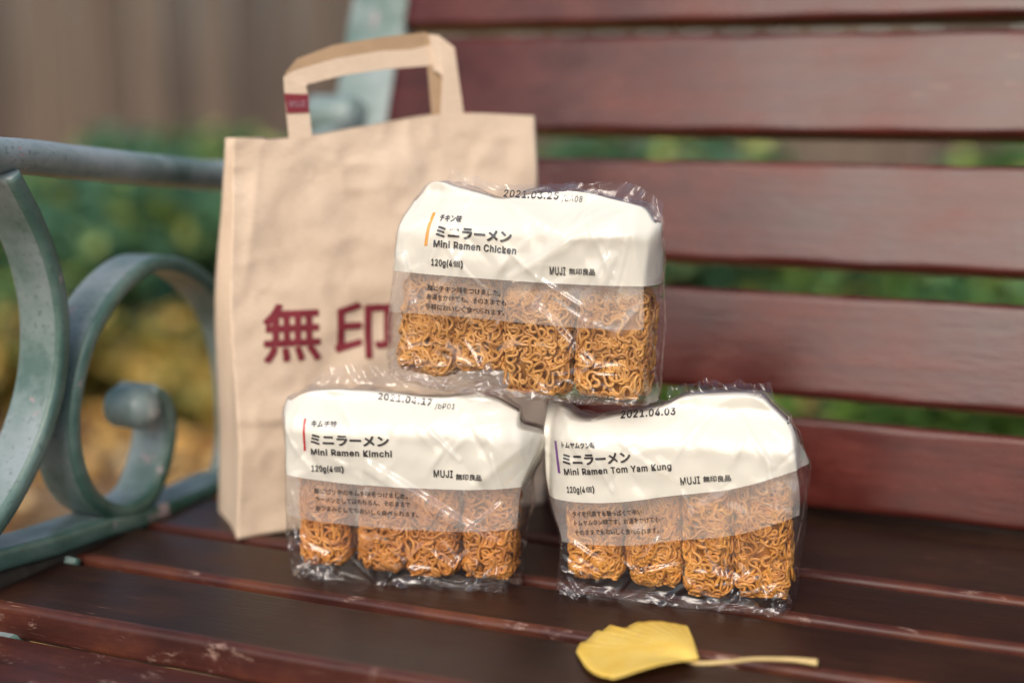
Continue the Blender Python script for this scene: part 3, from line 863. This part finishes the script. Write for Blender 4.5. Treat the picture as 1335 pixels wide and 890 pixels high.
packC = build_pack('chicken', shC, 'clear noodle pack with orange stripe on its cream label, on top of the two others', tC, ((561, 277.5), (556, 320), 4.2, 'orange'),
    ([(560, 246), (640, 250), (760, 258), (850, 292)], [(567, 222), (640, 244), (790, 240), (848, 268)]),
    ridges=[(745, 315, 660, 360, 0.0016, 0.0012), (700, 360, 760, 400, 0.0016, 0.001), (820, 300, 790, 420, 0.0018, 0.0012), (590, 280, 560, 340, 0.0016, 0.001), (760, 270, 800, 360, 0.0016, 0.001), (650, 420, 620, 500, 0.0016, 0.001), (522, 330, 535, 400, 0.006, 0.0014), (700, 400, 770, 480, 0.005, 0.0014), (600, 330, 570, 470, 0.004, 0.0012), (800, 330, 745, 470, 0.004, 0.0012)])
blocks('chicken', shC, [(504, 576, 480, 350, 6), (577, 645, 478, 352, -3), (644, 730, 511, 372, 1), (736, 829, 514, 372, 2)],
       'the orange-striped top pack', 300)

# ------------------------------------------------------------------ paper bag
oB = np.array([-0.602, 0.889, SZ+0.001])
shB = Shell(oB, math.radians(45), math.radians(1.5),
    [[(311, 705), (400, 690), (500, 678), (600, 668), (712, 658)],
     [(312, 600), (400, 590), (500, 582), (600, 575), (716, 565)],
     [(309, 540), (400, 532), (500, 526), (600, 520), (714, 512)],
     [(300, 400), (390, 385), (500, 372), (600, 362), (708, 352)],
     [(302, 280), (385, 270), (500, 255), (600, 242), (701, 235)],
     [(304, 180), (380, 181), (490, 164), (590, 148), (698, 151)]], [0, .2, .32, .55, .78, 1.0], 0.085, 61,
    [(300, 545, 420, 520, 0.010, 0.003), (292, 551, 420, 543, 0.0022, 0.0028), (340, 190, 318, 380, 0.004, 0.002), (420, 330, 540, 250, 0.02, 0.003), (310, 545, 700, 515, 0.003, 0.0012)], edge=0.0, topback=0.0, crum=0.0)
def build_bag():
    root = empty('paper_bag', 'tall brown kraft paper shopping bag with red characters behind the packs', 'paper bag', mat=shB.mat)
    S = np.linspace(0, 1, 110); V = np.linspace(0, 1, 110)
    P = shB.xz(S, V)
    def wr(p, seed):
        w = 0.0035*vnoise(p, seed, 0.07)+0.0016*vnoise(p, seed+1, 0.03)
        return w+0.0012*np.abs(vnoise(p, seed+2, 0.018))
    base = shB.D
    fy = shB.D(P)+wr(P, 71)
    front = np.stack([P[..., 0], fy, P[..., 1]], -1)
    dep = shB.depth*(1-0.62*sstep(0.15, 1, V))
    back = front[:, ::-1].copy(); back[..., 1] = dep[:, None]+wr(back[..., [0, 2]], 81)
    ns = 20
    def side(a, b, sgn):
        t = np.linspace(0, 1, ns+2)[1:-1][None, :, None]
        q = a[:, None]*(1-t)+b[:, None]*t
        tuck = (1-np.abs(2*t[..., 0]-1))          # the gusset folds inwards, more towards the top
        q[..., 0] -= sgn*tuck*(0.002+0.028*sstep(0.2, 1, V))[:, None]
        return q
    rt = side(front[:, -1], back[:, 0], 1); lf = side(back[:, -1], front[:, 0], -1)
    G = np.concatenate([front, rt, back, lf], 1); nU = G.shape[1]
    f = grid_faces(nU, 110, True)
    # bottom
    for i in range(109):
        f.append((i+1, i, (110+ns)+(109-i), (110+ns)+(108-i)))
    mesh_obj('paper_body', G.reshape(-1, 3), f, M_kraft, root)
    bump = lambda p: np.stack([p[..., 0], shB.D(p)+wr(p, 71)-0.0006, p[..., 1]], -1)
    # big red characters
    px = 1.10/FPX
    Vt, Ft, n0 = [], [], 0
    for ch, l, r, h in (('無', (343, 474), (420, 470), 77), ('印', (437, 470), (512, 466), 76), ('良', (530, 465), (604, 461), 76), ('品', (622, 460), (694, 456), 74)):
        v, ff = glyphs(ch, 0.022)
        m = len(v)//9; x0, x1, y0, y1 = v[:, 0].min(), v[:, 0].max(), v[:, 1].min(), v[:, 1].max()
        a, b = shB.loc(*l), shB.loc(*r); t = b-a; L = np.linalg.norm(t); t /= L; nm = np.array([-t[1], t[0]])
        q = a+np.outer((v[:, 0]-x0)/(x1-x0)*L, t)+np.outer((v[:, 1]-y0)/(y1-y0)*h*px, nm)
        pp = bump(q); pp[:, 1] -= 0.00001*(np.arange(len(q))//m); Vt.append(pp); Ft += [tuple(i+n0 for i in g) for g in ff]; n0 += len(v)
    mesh_obj('red_print', np.vstack(Vt), Ft, M_redink, root, smooth=False)
    # handles: flat folded paper strips
    def handle(pts, y, name):
        P = [shB.loc(*p) for p in pts]
        V = []; Fh = []
        # pts: outer/inner pairs
        n = len(P)//2
        for i in range(n):
            a, b = P[2*i], P[2*i+1]
            yy = y if np.isscalar(y) else y[i]
            ya, yb = (yy, yy) if np.isscalar(yy) else yy
            V += [(a[0], ya, a[1]), (b[0], yb, b[1])]
        for i in range(n-1):
            Fh.append((2*i, 2*i+1, 2*i+3, 2*i+2))
        o = mesh_obj(name, V, Fh, M_kraft, root, smooth=False)
        md = o.modifiers.new('thickness', 'SOLIDIFY'); md.thickness = 0.0012; md.offset = 0
        return o
    d = 0.0030
    h1 = handle([(379, 235), (409, 235), (378, 182), (408, 180), (372, 120), (402, 122), (371, 100), (400, 112), (385, 92), (402, 110),
            (440, 76), (450, 98), (500, 66), (505, 90), (540, 64), (545, 87), (566, 58), (568, 85), (562, 44), (568, 92), (574, 46), (575, 95), (594, 62), (578, 100), (606, 150), (576, 150), (612, 205), (580, 205)],
           [d, d, d, d, d+.001, d+.002, d+.004, d+.004, d+.003, d+.002, d+.001, d, d, d], 'handle')
    M_inner = simple('brown_handle_inside', (0.40, 0.27, 0.16), 0.75)
    h2 = handle([(384, 235), (410, 235), (382, 150), (404, 150), (376, 95), (398, 108), (392, 76), (408, 100), (440, 58), (450, 80), (500, 48), (505, 72), (560, 41), (562, 66), (572, 50), (560, 70), (590, 150), (566, 150), (594, 205), (568, 205)],
           [0.006, 0.006, 0.010, 0.012, 0.012, 0.012, 0.011, 0.008, 0.006, 0.006], 'handle')
    h2.data.materials[0] = M_inner
    # red tape label round the left leg of the handle
    a = [shB.loc(*p) for p in ((372, 122), (403, 123), (404, 147), (375, 148))]
    V = [(p[0], d-0.0012, p[1]) for p in a]+[(p[0], d+0.0016, p[1]) for p in a]
    tp = mesh_obj('tape_label', V, [(0, 1, 2, 3), (7, 6, 5, 4), (0, 4, 5, 1), (1, 5, 6, 2), (2, 6, 7, 3), (3, 7, 4, 0)], M_redink, h1, smooth=False)
    v, ff = glyphs('MUJI', 0.04)
    v, ff = v, ff; A, B = shB.loc(378, 139), shB.loc(399, 139); t = B-A; L = np.linalg.norm(t); t /= L
    q = A+np.outer((v[:, 0]-v[:, 0].min())/(np.ptp(v[:, 0]))*L, t)+np.outer(v[:, 1]/np.ptp(v[:, 1])*8*px, np.array([-t[1], t[0]]))
    mesh_obj('tape_text', np.stack([q[:, 0], np.full(len(q), d-0.0016), q[:, 1]], -1), ff, M_pink, h1, smooth=False)
    return root
bag = build_bag()

# ------------------------------------------------------------------ ginkgo leaf
def ginkgo():
    m, nt, out = new_mat('yellow_ginkgo_leaf')
    v = mapping(nt, 'Object')
    a = noise(nt, v, 45, 4, 0.6); sp = noise(nt, v, 130, 2, 0.5)
    col = ramp(nt, a, [(0.3, (0.86, 0.56, 0.08)), (0.6, (0.92, 0.67, 0.16))])
    col = mixc(nt, ramp(nt, sp, [(0.68, (0, 0, 0)), (0.76, (0.6, 0.6, 0.6))]), col, (0.85, 0.55, 0.28))
    b = bsdf(nt, None, col, 0.5, bump=a, bstr=0.3)
    t = nt.nodes.new('ShaderNodeBsdfTranslucent'); nt.links.new(col, t.inputs[0])
    mx = nt.nodes.new('ShaderNodeMixShader'); mx.inputs[0].default_value = 0.2
    nt.links.new(b.outputs[0], mx.inputs[1]); nt.links.new(t.outputs[0], mx.inputs[2]); nt.links.new(mx.outputs[0], out.inputs['Surface'])
    out_px = [(108, 180), (118, 160), (140, 150), (165, 128), (180, 130), (200, 116), (222, 122), (245, 125), (270, 112), (300, 109), (330, 108), (375, 116), (410, 125), (412, 140), (402, 160), (404, 185), (425, 205), (442, 218),
              (432, 226), (400, 222), (340, 225), (300, 232), (265, 244), (240, 262), (212, 268), (190, 262), (165, 252), (140, 232), (122, 205)]
    o0 = P3zero = on_plane(700+280*.4757, 760+190*.4757, (0, 0, SZ+0.004), np.array([0, 0, 1.0]))
    pts = [on_plane(700+x*.4757, 760+y*.4757, (0, 0, SZ+0.004), np.array([0, 0, 1.0]))-o0 for x, y in out_px]
    root = empty('ginkgo_leaf', 'fallen yellow ginkgo leaf with long stalk lying on the seat slats', 'leaf', o0)
    nk = on_plane(700+442*.4757, 760+221*.4757, (0, 0, SZ+0.004), np.array([0, 0, 1.0]))-o0
    P = np.array(pts); n = len(P)
    P2 = cat(np.vstack([P, P[:1]]), n*5)[:-1]; n = len(P2)
    V = []; rings = 12
    rim = []
    for k in range(rings+1):
        t = 1-k/rings
        for i in range(n):
            p = nk*(1-t)+P2[i]*t if k else P2[i]
            an = math.atan2(p[1]-nk[1], p[0]-nk[0]); rd = math.hypot(p[0]-nk[0], p[1]-nk[1])
            z = 0.0018+0.00016*math.sin(an*58)*min(1, rd/0.03)+0.0022*math.sin(rd*55+0.3)+0.0015*math.sin(an*3+1)
            V.append((p[0], p[1], max(z, -0.002)))
    f = grid_faces(n, rings+1, True)
    o = mesh_obj('blade', V, f, m, root)
    md = o.modifiers.new('thickness', 'SOLIDIFY'); md.thickness = 0.0003
    st = [(395, 203), (440, 218), (520, 215), (600, 207), (700, 209), (768, 217)]
    q = []
    for i, (x, y) in enumerate(st):
        h = (0.004, 0.0045, 0.006, 0.006, 0.005, 0.004)[i]
        q.append(on_plane(700+x*.4757, 760+y*.4757, (0, 0, SZ+h), np.array([0, 0, 1.0]))-o0)
    Pth = cat(q, 40); V = []
    T = np.gradient(Pth, axis=0); T /= np.linalg.norm(T, axis=1)[:, None]
    for i in range(40):
        a = np.cross(T[i], (0, 0, 1)); b = np.cross(a, T[i]); rr = 0.0009+0.0014*(i/39)**4+0.0006*(1-i/39)
        for k in range(10):
            t = 2*math.pi*k/10; V.append(Pth[i]+a*math.cos(t)*rr*1.4+b*math.sin(t)*rr)
    ms = simple('leaf_stalk', (0.55, 0.40, 0.17), 0.5)
    mesh_obj('stalk', V, grid_faces(10, 40, True)+[tuple(reversed(range(10))), tuple(390+k for k in range(10))], ms, root)
ginkgo()

# ------------------------------------------------------------------ ground and background
def ground():
    m, nt, out = new_mat('earth')
    v = mapping(nt, 'Object')
    a = noise(nt, v, 1.3, 6, 0.6); b = noise(nt, v, 14, 6, 0.7)
    col = mixc(nt, 0.5, ramp(nt, a, [(0.35, (0.10, 0.06, 0.035)), (0.65, (0.30, 0.19, 0.09))]), ramp(nt, b, [(0.3, (0.08, 0.05, 0.03)), (0.7, (0.34, 0.22, 0.11))]))
    bsdf(nt, out, col, 0.9, bump=b, bstr=0.6, bdist=0.02)
    s = 60; n = 40
    V = [(-s+2*s*i/n, -s+2*s*j/n, 0) for j in range(n+1) for i in range(n+1)]
    o = mesh_obj('ground', V, grid_faces(n+1, n+1), m)
    o['kind'] = 'structure'
ground()

def leaf_cards(Pc, size, mat, name, parent=None, flat=0.0, seed=1):
    r = np.random.default_rng(seed); n = len(Pc)
    nrm = r.normal(0, 1, (n, 3)); nrm[:, 2] = np.abs(nrm[:, 2])+flat; nrm /= np.linalg.norm(nrm, axis=1)[:, None]
    t = np.cross(nrm, r.normal(0, 1, (n, 3))); t /= np.linalg.norm(t, axis=1)[:, None]; b = np.cross(nrm, t)
    sz = size*r.uniform(0.6, 1.3, (n, 1))
    P = [Pc-t*sz*.6, Pc-t*sz*.15+b*sz*.36+nrm*sz*.08, Pc+t*sz*.3+b*sz*.27+nrm*sz*.05, Pc+t*sz*.7, Pc+t*sz*.3-b*sz*.27+nrm*sz*.05, Pc-t*sz*.15-b*sz*.36+nrm*sz*.08]
    V = np.stack(P, 1).reshape(-1, 3)
    k = np.arange(n)[:, None]*6
    Fq = np.vstack([k+np.array([[0, 1, 2, 3]]), k+np.array([[0, 3, 4, 5]])])
    return mesh_obj(name, V, Fq, mat, parent, smooth=False)

M_litter = leaf_mat('fallen_leaves', [(0.0, (0.20, 0.08, 0.025)), (0.2, (0.45, 0.22, 0.06)), (0.45, (0.72, 0.42, 0.10)), (0.75, (0.80, 0.55, 0.20)), (1.0, (0.62, 0.45, 0.24))], 0.6, 0.15)
n = 26000
P = np.stack([rng.uniform(-6.5, 4, n), rng.uniform(1.3, 5.2, n), rng.uniform(0.005, 0.03, n)], 1)
dn = vnoise(P[:, :2], 5, 0.5)*0.6+vnoise(P[:, :2], 6, 0.16)*0.4
P = P[dn > -0.28]
o = leaf_cards(P, 0.055, M_litter, 'leaf_litter', flat=2.0, seed=3)
o['kind'] = 'stuff'; o['label'] = 'yellow and orange fallen leaves covering the ground behind the bench'; o['category'] = 'fallen leaves'

M_leaf = [leaf_mat('shrub_leaves_dark', [(0, (0.04, 0.115, 0.07)), (0.5, (0.075, 0.20, 0.115)), (0.8, (0.12, 0.26, 0.11)), (0.9, (0.22, 0.34, 0.08)), (1, (0.45, 0.45, 0.10))]),
          leaf_mat('shrub_leaves_mid', [(0, (0.04, 0.11, 0.05)), (0.5, (0.085, 0.22, 0.09)), (0.75, (0.12, 0.25, 0.06)), (0.88, (0.30, 0.42, 0.09)), (1, (0.55, 0.50, 0.12))]),
          leaf_mat('shrub_leaves_bright', [(0, (0.035, 0.085, 0.02)), (0.5, (0.07, 0.16, 0.03)), (0.9, (0.2, 0.32, 0.05)), (1, (0.4, 0.5, 0.09))])]
M_leaf.append(leaf_mat('turning_leaves', [(0, (0.10, 0.05, 0.02)), (0.25, (0.08, 0.14, 0.04)), (0.5, (0.35, 0.30, 0.06)), (0.8, (0.55, 0.34, 0.08)), (1, (0.65, 0.5, 0.15))]))
M_twig = simple('shrub_twig', (0.08, 0.05, 0.03), 0.8)
def shrub(x, y, w, h, mi, label, seed, nleaf=2600):
    r = np.random.default_rng(seed)
    root = empty('shrub', label, 'shrub', (x, y, 0), 'shrubs growing behind the bench')
    cl = r.normal(0, 1, (16, 3)); cl /= np.linalg.norm(cl, axis=1)[:, None]; cl *= r.uniform(0.35, 0.8, (16, 1))
    pts = []
    for c in cl:
        k = nleaf//16
        q = r.normal(0, 1, (k, 3)); q /= np.linalg.norm(q, axis=1)[:, None]; q *= r.uniform(0.5, 1, (k, 1))**0.6*r.uniform(0.28, 0.48)
        pts.append(c+q)
    q = np.vstack(pts); q = q*np.array([w/2, w/2*0.8, h/2])+np.array([0, 0, h*0.5]); q = q[q[:, 2] > 0.03]
    leaf_cards(q, 0.06, M_leaf[mi], 'foliage', root, 0.4, seed)
    V = []; f = []; n0 = 0
    for k in range(9):
        a = r.uniform(0, 6.28); e = np.array([math.cos(a)*w*.28, math.sin(a)*w*.22, h*r.uniform(.5, .8)])
        pth = cat([(0.02*math.cos(a), 0.02*math.sin(a), 0), e*np.array([.35, .35, .5]), e], 8)
        for i in range(8):
            rr = 0.010*(1-i/9)
            for j in range(5):
                t = j*1.2566; V.append(pth[i]+np.array([math.cos(t)*rr, math.sin(t)*rr, 0]))
        f += [tuple(z+n0 for z in g) for g in grid_faces(5, 8, True)]; n0 += 40
    mesh_obj('stem', V, f, M_twig, root)
    return root
SH = [(-2.55, 2.72, 0.8, 0.30, 3, 'low amber and green plant in front of the dark shrubs behind the scroll'),
      (-3.15, 2.75, 0.8, 0.34, 3, 'low amber and green plant at the far left picture edge'),
      (-1.95, 2.85, 0.7, 0.26, 3, 'low amber plant just left of the paper bag'),
      (-4.3, 3.5, 1.2, 0.70, 0, 'wide dark green shrub at the far left end of the row'),
      (-3.45, 3.15, 1.1, 0.64, 1, 'mid green shrub seen below the armrest at the left picture edge'),
      (-2.75, 3.25, 1.1, 0.67, 0, 'dark green shrub seen through the gap between armrest and scroll'),
      (-2.05, 3.45, 1.1, 0.68, 0, 'dark green shrub seen beside the left edge of the paper bag'),
      (-3.2, 4.6, 1.6, 0.66, 1, 'mid green shrub standing against the fence behind the scroll'),
      (-1.2, 3.9, 1.2, 0.72, 0, 'dark green shrub hidden mostly by the paper bag'),
      (-0.35, 3.9, 1.2, 0.70, 1, 'mid green shrub seen through the slats beside the top pack'),
      (0.5, 3.9, 1.2, 0.72, 0, 'dark green shrub seen through the slats towards the right'),
      (1.35, 4.0, 1.2, 0.75, 1, 'mid green shrub seen at the right picture edge between the slats'),
      (-0.85, 3.0, 0.8, 0.34, 2, 'low bright green shrub seen through the lower slat gap just right of the packs'),
      (-0.15, 2.95, 0.8, 0.36, 2, 'low bright green shrub in the middle of the lower slat gap'),
      (0.55, 3.0, 0.8, 0.34, 2, 'low bright green shrub at the far right of the lower slat gap')]
for i, a in enumerate(SH):
    shrub(*a, seed=500+i, nleaf=3800 if a[3] > 0.5 else 2000)

def fence():
    m, nt, out = new_mat('weathered_fence_boards')
    v = mapping(nt, 'Object', scale=(6, 6, 0.6))
    a = noise(nt, v, 3, 6, 0.65)
    geo = nt.nodes.new('ShaderNodeNewGeometry')
    c1 = ramp(nt, geo.outputs['Random Per Island'], [(0, (0.042, 0.028, 0.020)), (0.5, (0.085, 0.059, 0.042)), (1, (0.17, 0.125, 0.09))])
    c2 = ramp(nt, a, [(0.3, (0.042, 0.028, 0.020)), (0.7, (0.11, 0.078, 0.057))])
    bsdf(nt, out, mixc(nt, 0.5, c1, c2), 0.8, bump=a, bstr=0.4, bdist=0.01)
    root = empty('board_fence', 'tall weathered brown fence of upright boards beyond the shrubs', 'fence', (0, 5.9, 0))
    V = []; f = []; r = random.Random(4)
    def box(x0, x1, y0, y1, z0, z1):
        k = len(V)
        V.extend([(x0, y0, z0), (x1, y0, z0), (x1, y1, z0), (x0, y1, z0), (x0, y0, z1), (x1, y0, z1), (x1, y1, z1), (x0, y1, z1)])
        f.extend([tuple(k+i for i in q) for q in ((0, 3, 2, 1), (4, 5, 6, 7), (0, 1, 5, 4), (1, 2, 6, 5), (2, 3, 7, 6), (3, 0, 4, 7))])
    x = -9.0
    while x < 6:
        w = r.uniform(0.15, 0.19); dy = r.uniform(-0.008, 0.008)
        box(x, x+w, dy, dy+0.022, 0.04, 1.9+r.uniform(-0.01, 0.01)); x += w+0.022
    mesh_obj('board_panel', V, f, m, root, smooth=False)
    for z in (0.35, 1.5):
        V, f = [], []; box(-9, 6, 0.035, 0.075, z, z+0.09); mesh_obj('rail', V, f, m, root, smooth=False)
    for k in range(8):
        V, f = [], []; box(-9+k*2.1, -8.9+k*2.1, 0.078, 0.178, 0, 1.95); mesh_obj('post', V, f, m, root, smooth=False)
fence()

# ------------------------------------------------------------------ light
w = bpy.data.worlds.new('World'); SC.world = w; w.use_nodes = True
nt = w.node_tree; nt.nodes.clear()
sky = nt.nodes.new('ShaderNodeTexSky'); sky.sky_type = 'NISHITA'; sky.sun_disc = False
EL, AZ = math.radians(40), math.radians(178)        # azimuth of the sun, clockwise from +Y
sky.sun_elevation = EL; sky.sun_rotation = AZ; sky.dust_density = 3.0; sky.air_density = 1.0; sky.ozone_density = 1.0
hs = nt.nodes.new('ShaderNodeHueSaturation'); hs.inputs['Saturation'].default_value = 0.85
bg = nt.nodes.new('ShaderNodeBackground'); bg.inputs['Strength'].default_value = 0.135
wo = nt.nodes.new('ShaderNodeOutputWorld')
nt.links.new(sky.outputs[0], hs.inputs['Color']); nt.links.new(hs.outputs[0], bg.inputs['Color']); nt.links.new(bg.outputs[0], wo.inputs['Surface'])
L = bpy.data.lights.new('sun', 'SUN'); L.energy = 1.5; L.angle = math.radians(38); L.color = (1, 0.90, 0.78)
lo = bpy.data.objects.new('sun', L); COL.objects.link(lo)
sd = Vector((math.sin(AZ)*math.cos(EL), math.cos(AZ)*math.cos(EL), math.sin(EL)))
lo.rotation_euler = sd.to_track_quat('Z', 'Y').to_euler()

# ------------------------------------------------------------------ camera
cam = bpy.data.cameras.new('camera'); co = bpy.data.objects.new('camera', cam); COL.objects.link(co)
cam.sensor_width = 36; cam.lens = 50.0; cam.clip_start = 0.05; cam.clip_end = 300
co.matrix_world = Matrix(((R[0], U[0], -F[0], C[0]), (R[1], U[1], -F[1], C[1]), (R[2], U[2], -F[2], C[2]), (0, 0, 0, 1)))
cam.dof.use_dof = True; cam.dof.focus_distance = 0.955; cam.dof.aperture_fstop = 1.75; cam.dof.aperture_blades = 0
SC.camera = co
SC.cycles.transparent_max_bounces = 24
SC.cycles.max_bounces = 10
SC.cycles.caustics_reflective = False; SC.cycles.caustics_refractive = False
SC.cycles.use_denoising = True
vs = SC.view_settings
vs.view_transform = 'Standard'; vs.look = 'None'; vs.gamma = 1; vs.exposure = 0.45
